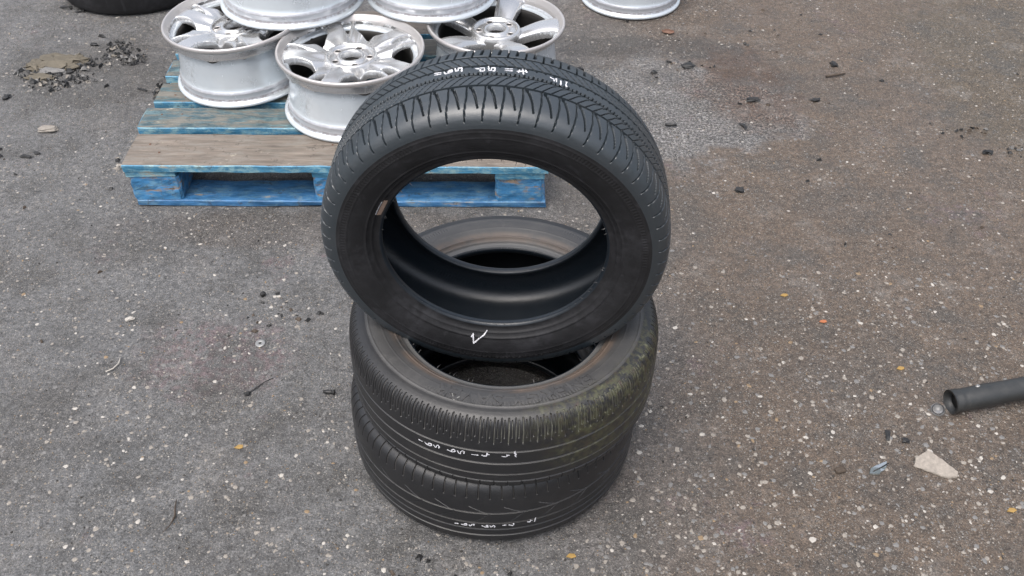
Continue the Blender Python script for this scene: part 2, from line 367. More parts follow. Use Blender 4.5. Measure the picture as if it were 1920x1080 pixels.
M_steel = plain("dull_steel", (.27, .27, .265), .42, .6, .2, 150)
M_leaf = plain("yellow_leaf", (.27, .17, .05), .55, 0, .35, 90)
M_orange = plain("orange_plastic", (.34, .12, .05), .4, 0, .2, 90)
M_twig = plain("dark_twig", (.05, .036, .025), .7, 0, .4, 120, .6)
M_sticker = plain("tan_paper_label", (.22, .155, .12), .6, 0, .2, 200)
M_rusty = plain("rusty_brown_metal", (.11, .055, .035), .6, .2, .5, 70, .6)
g_ = NT("grey_green_glass"); g_.out((.10, .125, .115), .12, 0, None); g_.b.inputs['Transmission Weight'].default_value = .6; M_glass = g_.m
g_ = NT("cloudy_plastic"); g_.out((.20, .20, .20), .25, 0, None); g_.b.inputs['Transmission Weight'].default_value = .45; M_plastic = g_.m
P_top = paint_wood("worn_board_face", .90, (.10, .125, .115), (.140, .118, .098), .3, 1.0)
P_top2 = paint_wood("blue_grey_board_face", .46, (.050, .098, .118), (.090, .092, .082), .45, 2.2)
P_top3 = paint_wood("half_worn_board_face", .52, (.038, .105, .130), (.095, .092, .080), .45, 5.1)
P_edge = paint_wood("painted_board_edge", .28, (.045, .205, .34), (.33, .27, .20), .95, 3.4)
P_block = paint_wood("painted_block", .36, (.032, .180, .38), (.21, .135, .08), .35, 6.6)
P_low = paint_wood("painted_bottom_board", .30, (.026, .130, .29), (.23, .20, .16), .3, 8.8)
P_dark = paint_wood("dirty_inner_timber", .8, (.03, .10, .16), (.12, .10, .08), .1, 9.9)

# ------------------------------------------------------------------ ground
def axis_grid(lo, hi, a, b, step):
    inner = np.arange(a, b + 1e-6, step)
    left = a - np.geomspace(step, a - lo, 22)[::-1]
    right = b + np.geomspace(step, hi - b, 22)
    return np.concatenate([left, inner, right])
def vnoise(x, y, s, seed):
    r = np.random.default_rng(seed); g = r.random((257, 257))
    X = (x * s) % 256; Y = (y * s) % 256
    i = X.astype(int); j = Y.astype(int); u = X - i; v = Y - j
    u = u * u * (3 - 2 * u); v = v * v * (3 - 2 * v)
    return (g[i, j] * (1 - u) + g[i + 1, j] * u) * (1 - v) + (g[i, j + 1] * (1 - u) + g[i + 1, j + 1] * u) * v - .5
def ground_z(x, y):
    x = np.asarray(x, float) + 60; y = np.asarray(y, float) + 60
    return .0030 * vnoise(x, y, 2.1, 1) + .0022 * vnoise(x, y, 7, 2) + .0016 * vnoise(x, y, 21, 3)
gx = axis_grid(-45, 45, -2.7, 2.7, .02); gy = axis_grid(-40, 50, .6, 4.6, .02)
XX, YY = np.meshgrid(gx, gy, indexing='ij'); ZZ = ground_z(XX, YY) - .0025
V = np.stack([XX, YY, ZZ], -1).reshape(-1, 3)
ni, nj = len(gx), len(gy)
I = np.arange(ni - 1)[:, None] * nj + np.arange(nj - 1)[None, :]
Fq = np.stack([I, I + nj, I + nj + 1, I + 1], -1).reshape(-1, 4)
ground = link("ground", quads_mesh("ground", V, Fq, M_ground))
tag(ground, "wet worn asphalt yard, grey on the left and brown on the right, speckled with stones", kind='structure')

def gz(x, y): return float(ground_z(x, y)) - .0025

# aggregate standing proud of the asphalt, and loose grit
def scatter(name, n, mats, probs, smin, smax, seed, label, flat=(.10, .28), dens=None, sides=6):
    r = np.random.default_rng(seed)
    xs, ys = [], []
    while len(xs) < n:
        x = r.uniform(-2.4, 2.4); y = .85 + (r.random() ** 1.25) * 3.3
        if abs(x) > .62 * y + .35: continue
        if (x - .0) ** 2 + (y - 1.4) ** 2 < .29 ** 2: continue
        if dens is not None and r.random() > dens(x, y): continue
        xs.append(x); ys.append(y)
    xs = np.array(xs); ys = np.array(ys)
    s = smin * (smax / smin) ** (r.random(n) ** 1.9) * np.where((xs > .2) & (ys < 2.0), 1.2, 1.0)
    a0 = r.random(n) * 6.28; el = r.uniform(.55, 1.0, n); fl = r.uniform(flat[0], flat[1], n)
    z0 = ground_z(xs, ys) - .0025
    V = np.zeros((n, 2 * sides + 1, 3));
    for k in range(sides):
        rr = s * r.uniform(.75, 1.15, n); a = 2 * math.pi * k / sides + r.normal(0, .16, n)
        for q, (f, h) in enumerate(((1.0, -.12), (.70, .75))):
            lx = rr * f * np.cos(a); ly = rr * f * np.sin(a) * el
            V[:, q * sides + k, 0] = xs + lx * np.cos(a0) - ly * np.sin(a0)
            V[:, q * sides + k, 1] = ys + lx * np.sin(a0) + ly * np.cos(a0)
            V[:, q * sides + k, 2] = z0 + s * fl * h * r.uniform(.7, 1.3, n)
    V[:, -1, 0] = xs + r.normal(0, .15, n) * s; V[:, -1, 1] = ys; V[:, -1, 2] = z0 + s * fl
    tri = []
    for k in range(sides):
        k2 = (k + 1) % sides
        tri += [(k, k2, sides + k2), (k, sides + k2, sides + k), (sides + k, sides + k2, 2 * sides)]
    tri = np.array(tri)
    Ft = (tri[None] + (np.arange(n) * (2 * sides + 1))[:, None, None]).reshape(-1, 3)
    mi = np.repeat(r.choice(len(mats), n, p=probs), len(tri))
    o = link(name, quads_mesh(name, V.reshape(-1, 3), Ft, mats, False, None, mi))
    return tag(o, label, kind='stuff')
def dens_stone(x, y):
    d = -.05 + .9 * (vnoise(np.array(x + 60.), np.array(y + 60.), 3.3, 9) + .5) + 1.3 * max(0, float(vnoise(np.array(x + 60.), np.array(y + 60.), 14, 19)))
    if y < 1.7: d += .25
    if x > .35 and y < 2.0: d += .25
    return d
scatter("embedded_gravel", 17000, [M_stone_pale, M_stone_white, M_stone_tan, M_stone_grey], [.42, .13, .035, .415], .0016, .0068, 5,
        "pale pebbles of aggregate showing through the worn asphalt", (.08, .22), dens_stone)
scatter("loose_grit", 4200, [M_stone_dark, M_stone_grey, M_stone_pale], [.62, .23, .15], .0011, .0042, 6,
        "fine dark grit and crumbs lying over the asphalt", (.35, .8), None, 5)

# ------------------------------------------------------------------ tyres
OUT = [(.3160, 0), (.3160, .020), (.3153, .042), (.3138, .062), (.3105, .079), (.3050, .0905), (.2970, .0975), (.2880, .1008), (.280, .1022)]
SIDE = [(.280, .1022), (.268, .1030), (.256, .1022), (.244, .0995), (.233, .0955), (.224, .0905), (.2165, .0850), (.2115, .0825), (.2065, .0815)]
BEAD = [(.2065, .0815), (.2035, .0800), (.2020, .0765), (.2028, .0690), (.2070, .0655), (.2140, .0720), (.2260, .0820), (.2420, .0905), (.2620, .0930), (.2820, .0890), (.2960, .0760), (.3020, .0550), (.3040, .0250), (.3045, 0)]

def seg_dist(u, a, p, q):
    """distance in metres from points (u, a) to segment p-q"""
    px, py = p; qx, qy = q
    dx, dy = qx - px, qy - py
    t = np.clip(((u - px) * dx + (a - py) * dy) / (dx * dx + dy * dy + 1e-12), 0, 1)
    return np.hypot(u - px - t * dx, a - py - t * dy), t

def lines(S, A, pitch, segs):
    """segs: (u0,a0,u1,a1,width0,width1) in pitch fractions and metres; returns groove amount 0..1"""
    out = np.zeros_like(S)
    for (u0, a0, u1, a1, w0, w1) in segs:
        c = (u0 + u1) / 2 * pitch
        rel = (S - c + pitch / 2) % pitch - pitch / 2 + c
        for sh in (-pitch, 0, pitch):
            if sh and abs(u1 - u0) < .8: continue
            d, t = seg_dist(rel + sh, A, (u0 * pitch, a0), (u1 * pitch, a1))
            w = w0 + (w1 - w0) * t
            out = np.maximum(out, np.clip(1.45 - d / w, 0, 1))
    return out

def pattern_top(S, A, C):
    g = np.zeros_like(S)
    for a in (.0331, .0030, -.0218, -.0507): g = np.maximum(g, 1.3 * np.clip(2.0 - np.abs(A - a) / .0011, 0, 1))
    p = C / 66
    thin = [(0, .033, .05, .060, .0011, .0011), (.05, .060, -.03, .090, .0011, .0012), (-.03, .090, -.07, .106, .0012, .0009)]
    sh = [(.34, .043, .52, .060, .0019, .0016), (.52, .060, .68, .084, .0016, .0010),
          (.24, .033, .29, .044, .0009, .0008), (.16, .033, .18, .041, .0008, .0007)]
    g = np.maximum(g, .55 * lines(S, A, p, thin))
    g = np.maximum(g, lines(S, A, p, sh))
    g = np.maximum(g, .55 * lines(S, A, p / 2, [(0, .0325, 1.35, .008, .0009, .0006), (.15, .012, 1.0, .004, .0006, .0006)]))
    g = np.maximum(g, lines(S, A, p / 2, [(0, .003, .03, -.004, .0013, .0009), (.5, .002, .5, -.0015, .0009, .0008), (.3, -.018, .32, -.0218, .0010, .0010)]))
    g = np.maximum(g, .55 * lines(S, A, p / 2, [(0, -.0245, -1.3, -.047, .0009, .0006)]))
    g = np.maximum(g, lines(S, -A, p, [(0, .051, .05, .075, .0012, .0011), (.05, .075, -.05, .106, .0012, .0008), (.5, .060, .62, .095, .0020, .0009)]))
    return g * .0072

def pattern_mid(S, A, C):
    g = np.zeros_like(S)
    for a in (.0245, -.0100, -.0425, -.066): g = np.maximum(g, np.clip(1.9 - np.abs(A - a) / .0011, 0, 1))
    p = C / 74
    f = lines(S, A, p, [(0, .046, -.06, .102, .0011, .0011)])
    f = np.maximum(f, .6 * lines(S, A, p, [(.28, .062, .24, .098, .0010, .0009), (.50, .052, .45, .102, .0011, .0010), (.75, .062, .71, .098, .0010, .0009)]))
    f = np.maximum(f, lines(S, -A, p, [(0, .070, -.1, .104, .0013, .0010)]))
    g = np.maximum(g, f)
    return g * .0036

def pattern_low(S, A, C):
    g = np.zeros_like(S)
    for a in (.0205, -.0120, -.0325, -.0550): g = np.maximum(g, np.clip(1.9 - np.abs(A - a) / .0011, 0, 1))
    p = C / 84
    f = lines(S, A, p, [(0, .064, .02, .103, .0010, .0011)])
    f = np.maximum(f, .4 * lines(S, A, p * 3, [(0, .0205, .5, -.012, .0007, .0006), (.1, .0205, .6, .040, .0007, .0006)]))
    f = np.maximum(f, lines(S, -A, p, [(0, .075, .05, .104, .0011, .0011)]))
    g = np.maximum(g, f)
    return g * .0038

def make_tyre(label, cat_group, loc, mat3, pattern, mt, ms, nth=1848, na=232, scale=1.0, wscale=1.0, ribs=(), group=None, full=True):
    root = empty("tyre", loc); root.rotation_euler = mat3.to_euler()
    tag(root, label, "tyre", group)
    half, _ = spline(OUT, na // 2 + 1)
    prof = np.vstack([half[::-1], half[1:] * [1, -1]])        # from +w shoulder to -w shoulder
    prof = prof * [scale, wscale]
    m = len(prof)
    ds = np.hypot(*np.diff(prof, axis=0).T); arc = np.concatenate([[0], np.cumsum(ds)]); arc = arc[m // 2] - arc
    tan = np.gradient(prof, axis=0); tan /= np.linalg.norm(tan, axis=1)[:, None]
    nr, nz = -tan[:, 1], tan[:, 0]                            # outward normal
    nr, nz = np.where(nr < 0, -nr, nr), nz
    nzs = np.sign(prof[:, 1]) * np.abs(nz)
    th = np.arange(nth) * 2 * math.pi / nth
    C = 2 * math.pi * .316
    S = (-th * .316)[:, None] * np.ones((1, m)); A = arc[None, :] * np.ones((nth, 1))
    D = pattern(S, A, C) if pattern else np.zeros_like(S)
    wear = .0006 * np.sin(th * 3 + 1)[:, None] * np.cos(A * 20)
    r = prof[:, 0][None] - D * np.abs(nr)[None] - wear * 0
    z = prof[:, 1][None] - D * nzs[None]
    V = np.stack([r * np.cos(th)[:, None], r * np.sin(th)[:, None], z * np.ones_like(r)], -1).reshape(-1, 3)
    i = np.arange(nth)[:, None]; j = np.arange(m - 1)[None]
    Fq = np.stack([i * m + j, ((i + 1) % nth) * m + j, ((i + 1) % nth) * m + j + 1, i * m + j + 1], -1).reshape(-1, 4)[:, ::-1]
    link("tread", quads_mesh("tread", V, Fq, mt, False, {'depth': np.clip(D / max(D.max(), 1e-6), 0, 1).ravel()}), root)
    sp, su = spline(SIDE, 64)
    sp = sp * [scale, wscale]
    for (rr, hh, ww) in ribs:                                 # raised moulding lines
        sp[:, 1] += hh * np.exp(-((sp[:, 0] - rr) / ww) ** 2)
    a = revolve("sidewall", sp, ms, 256)
    sw = link("sidewall", a, root)
    sp2 = sp[::-1] * [1, -1]
    link("sidewall", revolve("sidewall", sp2, ms, 256), root)
    b, _ = spline(BEAD, 60); b = b * [scale, wscale]
    prof2 = np.vstack([b, b[::-1][1:] * [1, -1]])
    link("inner_liner", revolve("inner_liner", prof2, M_liner, 256), root)
    return root, sw

def ribbon(strokes, surf, mat, name, parent, w0=.0019, lift=.0005, jit=.25):
    """hand-drawn strokes laid on a surface: surf(p, q) -> point, (p, q) stroke coordinates, each with real thickness"""
    V, F = [], []
    for st in strokes:
        pts = []
        for a, b in zip(st[:-1], st[1:]):
            k = max(2, int(math.hypot((b[0] - a[0]) * .3, b[1] - a[1]) / .0015))
            for t in range(k): pts.append((a[0] + (b[0] - a[0]) * t / k, a[1] + (b[1] - a[1]) * t / k))
        pts.append(st[-1])
        base = len(V); n = len(pts)
        P3 = [Vector(surf(*p)) for p in pts]; N3 = [Vector(surf(*p, True)) for p in pts]
        for k in range(n):
            tdir = (P3[min(k + 1, n - 1)] - P3[max(k - 1, 0)])
            if tdir.length < 1e-9: tdir = Vector((1, 0, 0))
            tdir.normalize(); sdir = tdir.cross(N3[k]).normalized()
            w = w0 * (1 + random.uniform(-jit, jit)) * (.6 if k in (0, n - 1) else 1)
            for s, h in ((-1, -.0008), (-.75, lift), (.75, lift), (1, -.0008)):
                V.append(P3[k] + sdir * w * s + N3[k] * h)
        for k in range(n - 1):
            for q in range(3):
                A = base + k * 4 + q; F.append((A, A + 1, A + 5, A + 4))
        for k in (0, n - 1):
            A = base + k * 4; F.append((A, A + 1, A + 2, A + 3))
    return tag(link(name, poly_mesh(name, V, F, mat), parent), kind='stuff' if len(strokes) > 1 else None)

def tread_surf(R):
    def f(th, w, nrm=False):
        if nrm: return (math.cos(th), math.sin(th), 0)
        rr = R - .0003 - .9 * max(0, abs(w) - .02) ** 2
        return (rr * math.cos(th), rr * math.sin(th), w)
    return f
SIDEARR = np.array(SIDE)
def side_surf(wscale=1.0):
    sp, _ = spline(SIDE, 64)
    def f(th, r, nrm=False):
        z = np.interp(r, sp[::-1, 0], sp[::-1, 1]) * wscale
        if nrm:
            e = .002; zz = (np.interp(r + e, sp[::-1, 0], sp[::-1, 1]) - np.interp(r - e, sp[::-1, 0], sp[::-1, 1])) * wscale
            v = Vector((-zz / (2 * e) * math.cos(th), -zz / (2 * e) * math.sin(th), 1)).normalized(); return tuple(v)
        return (r * math.cos(th), r * math.sin(th), float(z))
    return f

def moulded_text(s, parent, mat, th0, dth, r0, h, wscale=1.0, top_out=True, lift=.0017):
    """raised lettering bent round the sidewall; th0 start angle, dth angle per letter; letters stand with tops outwards"""
    fc = bpy.data.curves.new("lettering", 'FONT'); fc.body = s; fc.size = 1.0; fc.align_x = 'LEFT'; fc.resolution_u = 2; fc.offset = .022; fc.space_character = 1.05
    tmp = bpy.data.objects.new("lettering_tmp", fc); COL.objects.link(tmp)
    bpy.context.view_layer.update()
    me = bpy.data.meshes.new_from_object(tmp.evaluated_get(bpy.context.evaluated_depsgraph_get()))
    bpy.data.objects.remove(tmp); bpy.data.curves.remove(fc)
    co = np.zeros(len(me.vertices) * 3); me.vertices.foreach_get('co', co); co = co.reshape(-1, 3)
    W = co[:, 0].max(); f = side_surf(wscale)
    def mp(x, y, z):
        th = th0 + dth * (x / W); r = r0 + (y / .72) * h * (1 if top_out else -1)
        P_ = Vector(f(th, r)); N_ = Vector(f(th, r, True)); return P_ + N_ * z
    V = [mp(x, y, lift) for x, y, _ in co] + [mp(x, y, -.0006) for x, y, _ in co]
    n = len(co); F = [tuple(p.vertices) for p in me.polygons]
    cnt = {}
    for p in F:
        for a, b in zip(p, p[1:] + p[:1]): cnt[tuple(sorted((a, b)))] = cnt.get(tuple(sorted((a, b))), 0) + 1
    for (a, b), c in cnt.items():
        if c == 1: F.append((a, b, b + n, a + n))
    bpy.data.meshes.remove(me)
    return link("lettering", poly_mesh("lettering", V, F, mat), parent)

T3 = Matrix(((.9988630, -.0035967, -.0475372), (-.0476730, -.0753597, -.9960162), (0, .9971499, -.0754455)))
I3 = Matrix.Identity(3)
top_tyre, sw = make_tyre("black tyre standing upright on top of the stack, with slashed shoulder tread", None,
    (-.0295, 1.3945, .6160), T3, pattern_top, M_rub_top, M_rub_top_side, scale=1.0, wscale=.977,
    ribs=((.2190, .0012, .0018), (.2285, .0016, .0020), (.262, .0008, .0014), (.2735, .0007, .0012)))
ribbon(CHALK3, tread_surf(.3162), M_chalk, "crayon_numbers", top_tyre, .0013, .0004, .5)
ribbon([[(a, b) for a, b in TICK3]], side_surf(.977), M_chalk, "crayon_tick", top_tyre, .0012, .0020, .5)
f_ = side_surf(.977)
sv = [Vector(f_(t, r)) + Vector(f_(t, r, True)) * z for z in (.0009, -.0005) for t, r in ((2.79, .2105), (2.62, .2105), (2.62, .2175), (2.79, .2175))]
st_ = link("paper_label", poly_mesh("paper_label", sv, [(0, 1, 2, 3), (0, 4, 5, 1), (1, 5, 6, 2), (2, 6, 7, 3), (3, 7, 4, 0)], M_sticker), top_tyre)
ribbon([[(2.785, .2195), (2.63, .2195)]], side_surf(.977), M_chalk, "bar_code_strip", top_tyre, .0012, .0009)
# small moulded size marks low on the sidewall, too worn to read: raised pads
pv, pf = [], []
for k in range(16):
    t0 = -1.86 + k * .042; w = .026 if k % 3 else .016
    b0 = len(pv)
    for z in (.0009, -.0005):
        for t, r in ((t0, .2745), (t0 + w, .2745), (t0 + w, .2835 if False else .2798), (t0, .2798)):
            pv.append(Vector(f_(t, r)) + Vector(f_(t, r, True)) * z)
    pf += [(b0, b0 + 1, b0 + 2, b0 + 3)] + [(b0 + i, b0 + 4 + i, b0 + 4 + (i + 1) % 4, b0 + (i + 1) % 4) for i in range(4)]
link("moulded_marks", poly_mesh("moulded_marks", pv, pf, M_rub_top_side), top_tyre)

mid_tyre, sw = make_tyre("dusty tyre lying in the middle of the stack, mossy on its right side", None,
    (-.0152, 1.4081, .2911), I3, pattern_mid, M_rub_mid, M_rub_mid_side, scale=1.0, wscale=1.0,
    ribs=((.2180, .0012, .0016), (.2270, .0016, .0018), (.2500, .0006, .0012), (.2745, .0009, .0014)))
ribbon(CHALK2, tread_surf(.3161), M_chalk, "crayon_numbers", mid_tyre, .0014, .0004, .5)
ribbon([TICK2[:3]], side_surf(), M_chalk_faint, "crayon_tick", mid_tyre, .0011, .0012)
moulded_text("ENERGY SAVER", mid_tyre, M_rub_mid_side, -.86, -1.20, .2450, .0290)

low_tyre, sw = make_tyre("bottom tyre of the stack, lying flat on the ground, its grooves pale with dust", None,
    (-.0356, 1.4065, .0990), I3, pattern_low, M_rub_low, M_rub_low_side, scale=.9841, wscale=.97,
    ribs=((.2180, .0012, .0016), (.2270, .0016, .0018), (.2560, .0010, .0014), (.2680, .0009, .0012)))
ribbon(CHALK1, tread_surf(.3111), M_chalk, "crayon_numbers", low_tyre, .0013, .0004, .5)

far_tyre, sw = make_tyre("plain black tyre lying on the ground at the top left, cut by the frame", None,
    (-1.553, 3.745, .0990), I3, None, M_rub_top_side, M_rub_top_side, nth=256, na=60, scale=.98, wscale=.97,
    ribs=((.2270, .0016, .0018),))

# mould hairs: little rubber nibs left on tread and beads
def nibs(parent, spots, mat):
    V, F = [], []
    for (p, d, L) in spots:
        p = Vector(p); d = Vector(d).normalized(); s = d.orthogonal().normalized(); q = d.cross(s); b = len(V)
        for k in range(3): V.append(p + (s * math.cos(k * 2.09) + q * math.sin(k * 2.09)) * .0007)
        V.append(p + d * L + s * L * .25)
        F += [(b, b + 1, b + 3), (b + 1, b + 2, b + 3), (b + 2, b, b + 3)]
    o = link("rubber_nibs", poly_mesh("rubber_nibs", V, F, mat), parent); tag(o, kind='stuff'); return o
sp_ = []
for k in range(40):
    t = random.uniform(0, 6.283); r = .2030
    sp_.append(((r * math.cos(t), r * math.sin(t), .078), (-math.cos(t), -math.sin(t), random.uniform(-.3, .8)), random.uniform(.004, .009)))
nibs(top_tyre, sp_, M_rub_mid_side)
sp_ = [((.2030 * math.cos(t), .2030 * math.sin(t), .081), (-math.cos(t), -math.sin(t), random.uniform(0, .8)), random.uniform(.004, .010)) for t in [random.uniform(0, 6.283) for _ in range(34)]]
nibs(mid_tyre, sp_, M_rub_mid_side)

# ------------------------------------------------------------------ pallet
PX, PY, PYAW = -1.115, 2.229, .020
pallet = empty("pallet", (PX, PY, 0), (0, 0, PYAW))
tag(pallet, "worn blue painted wooden pallet under the pile of alloy wheels", "pallet")
def board(name, x0, x1, y0, y1, z0, z1, mtop, mside, rough=.0012, nx=14, lab=None, chips=True, along='x'):
    """one plank: a box with sawn, slightly bowed edges and chipped ends"""
    r = np.random.default_rng(int(abs(x0 * 1000 + y0 * 7777 + z0 * 313)) + 5)
    n = nx; V, F, mi = [], [], []
    bow = r.normal(0, .0012)
    for k in range(n + 1):
        t = k / n
        if along == 'x': c = x0 + (x1 - x0) * t; lo, hi = y0, y1
        else: c = y0 + (y1 - y0) * t; lo, hi = x0, x1
        j = r.normal(0, rough, 8); e = .0025
        if chips and r.random() < .16: j[4] -= r.uniform(.002, .007); j[3] += r.uniform(.0, .004)
        zb = bow * math.sin(math.pi * t)
        sec = [(lo, z0 + j[0]), (hi, z0 + j[1]), (hi + j[2], z1 - e + zb), (hi - e + j[2], z1 + j[3] * .4 + zb),
               ((lo + hi) / 2, z1 + j[5] * .5 + zb), (lo + e + j[6], z1 + j[7] * .4 + zb), (lo + j[6], z1 - e + zb)]
        if k in (0, n): c += r.normal(0, .002)
        for a, z in sec:
            cc = c + (r.normal(0, .0015) if k in (0, n) else 0)
            V.append((cc, a, z) if along == 'x' else (a, cc, z))
    m = 7
    for k in range(n):
        for q in range(m):
            a, b = k * m + q, k * m + (q + 1) % m
            F.append((a, b, b + m, a + m)); mi.append(0 if q in (3, 4) else 1)
    F.append(tuple(range(m))[::-1]); F.append(tuple(n * m + q for q in range(m))); mi += [1, 1]
    if along == 'y': F = [f[::-1] for f in F]
    o = link(name, poly_mesh(name, V, F, [mtop, mside], False, mi), pallet)
    if lab: o['label'] = lab
    return o
ZB, ZK, ZS = .020, .100, .122     # top of bottom boards, of blocks, of stringer boards
ZT = .145
deck = [(0, .165, P_top, "grey worn front deck board with its paint rubbed off"), (.198, .312, P_top2, None), (.346, .460, P_top3, None),
        (.505, .618, P_top2, None), (.655, .770, P_top3, None), (.812, .990, P_top, None)]
for k, (y0, y1, mt, lb) in enumerate(deck):
    board("deck_board", -.006 + random.uniform(-.006, .006), 1.214 + random.uniform(-.004, .008), y0, y1, ZS + .001, ZT, mt, P_edge, lab=lb, nx=26)
for x0 in (.002, .535, 1.062):
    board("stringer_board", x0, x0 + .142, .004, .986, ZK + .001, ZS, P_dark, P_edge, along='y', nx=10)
def block(x0, x1, y0, y1, seed):
    r = np.random.default_rng(seed)
    n = 6; V, F, mi = [], [], []
    # rings along z with worn, chamfered corners and a little bulge
    zs = np.linspace(ZB + .001, ZK, 6)
    for z in zs:
        ring = []
        pts = []
        c = .008
        for (xa, ya, xb, yb) in ((x0 + c, y0, x1 - c, y0), (x1, y0 + c, x1, y1 - c), (x1 - c, y1, x0 + c, y1), (x0, y1 - c, x0, y0 + c)):
            for t in np.linspace(0, 1, 6): pts.append((xa + (xb - xa) * t, ya + (yb - ya) * t))
        for (x, y) in pts: V.append((x + r.normal(0, .0012), y + r.normal(0, .0012), z))
    m = 24
    for k in range(len(zs) - 1):
        for q in range(m): F.append((k * m + q, k * m + (q + 1) % m, (k + 1) * m + (q + 1) % m, (k + 1) * m + q))
    F.append(tuple(range(m))[::-1]); F.append(tuple((len(zs) - 1) * m + q for q in range(m)))
    return link("block", poly_mesh("block", V, F, [P_block]), pallet)
k = 0
for yb in (.008, .45, .855):
    for xb in (.005, .535, 1.062):
        o = block(xb, xb + (.142 if xb > .01 else .145), yb, yb + .128, 50 + k); k += 1
board("bottom_board", .012, 1.208, .004, .108, .0015, ZB, P_low, P_low, nx=22)
board("bottom_board", .012, 1.208, .885, .985, .0015, ZB, P_low, P_low, nx=14)
for x0 in (.014, .548, 1.095):
    board("bottom_board", x0, x0 + .105, .112, .881, .0015, ZB, P_low, P_low, along='y', nx=8)
# nail heads on the deck
for (y0, y1, mt, lb) in deck[:4]:
    for x0 in (.05, .10, .585, .63, 1.115, 1.165):
        nm = revolve("nail_head", [(0, .0012), (.0030, .0011), (.0036, .0), (.0036, -.002)], M_rusty, 8)
        link("nail_head", nm, pallet, (x0 + random.uniform(-.01, .01), (y0 + y1) / 2 + random.uniform(-.03, .03), ZT + .0004))
# splintered corner of the front board
V = []; F = []
for k in range(9):
    x = -.012 + random.uniform(-.008, .010); y = random.uniform(-.006, .03); z = ZS + random.uniform(-.004, .016); b = len(V)
    dx, dy, dz = random.uniform(-.022, .008), random.uniform(-.014, .008), random.uniform(-.006, .006)
    V += [(x, y, z), (x + .006, y + .005, z + .002), (x + .004, y - .003, z - .004), (x + dx, y + dy, z + dz)]
    F += [(b, b + 1, b + 3), (b + 1, b + 2, b + 3), (b + 2, b, b + 3), (b, b + 2, b + 1)]
link("splintered_end", poly_mesh("splintered_end", V, F, M_stone_pale), pallet)

# ------------------------------------------------------------------ alloy wheels
OUTER = [(.2125, .0010), (.2165, .0022), (.2185, .0060), (.2180, .0105), (.2140, .0135), (.2080, .0155), (.2045, .0195), (.2032, .0250), (.2035, .0330), (.2052, .0380),
         (.2050, .0420), (.2005, .0465), (.1985, .0500), (.1962, .0600), (.1925, .0950), (.1885, .1250), (.1860, .1320), (.1840, .1400), (.1835, .1560), (.1850, .1640),
         (.1905, .1700), (.1990, .1735), (.2045, .1770), (.2070, .1820)]
LIP = [(.2070, .1820), (.2105, .1845), (.2165, .1858), (.2190, .1880), (.2200, .1925), (.2196, .1975), (.2170, .2005), (.2135, .2005), (.2105, .1975), (.2075, .1920), (.2030, .1870), (.2000, .1810), (.1985, .1720), (.1970, .1660)]
INNER = [(.1970, .1660), (.1930, .1640), (.1820, .1590), (.1795, .1500), (.1800, .1380), (.1850, .1200), (.1910, .0700), (.1950, .0480), (.1990, .0420), (.1990, .0230), (.2030, .0150), (.2080, .0060), (.2125, .0010)]
me_out = revolve("barrel", OUTER, M_barrel, 160)
me_lip = revolve("rim_lip", LIP, M_lip, 160)
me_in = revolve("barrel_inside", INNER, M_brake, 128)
me_hub = revolve("hub", [(.0300, .1180), (.0300, .1690), (.0325, .1722), (.0400, .1726), (.0425, .1700), (.0440, .1655), (.0500, .1650), (.0640, .1650), (.0665, .1690), (.0690, .1745), (.0740, .1752), (.0780, .1700), (.0790, .1500), (.0790, .1300)], M_silver, 96)
me_bore = revolve("centre_bore", [(.0001, .1300), (.0297, .1300), (.0297, .1500)], M_brake, 48)
me_lug = revolve("bolt_hole", [(.0001, .1662), (.0060, .1662), (.0072, .1668), (.0086, .1668), (.0090, .1645)], M_brake, 20)
me_lugrim = revolve("bolt_seat", [(.0088, .1640), (.0090, .1680), (.0108, .1680), (.0112, .1640)], M_lip, 20)

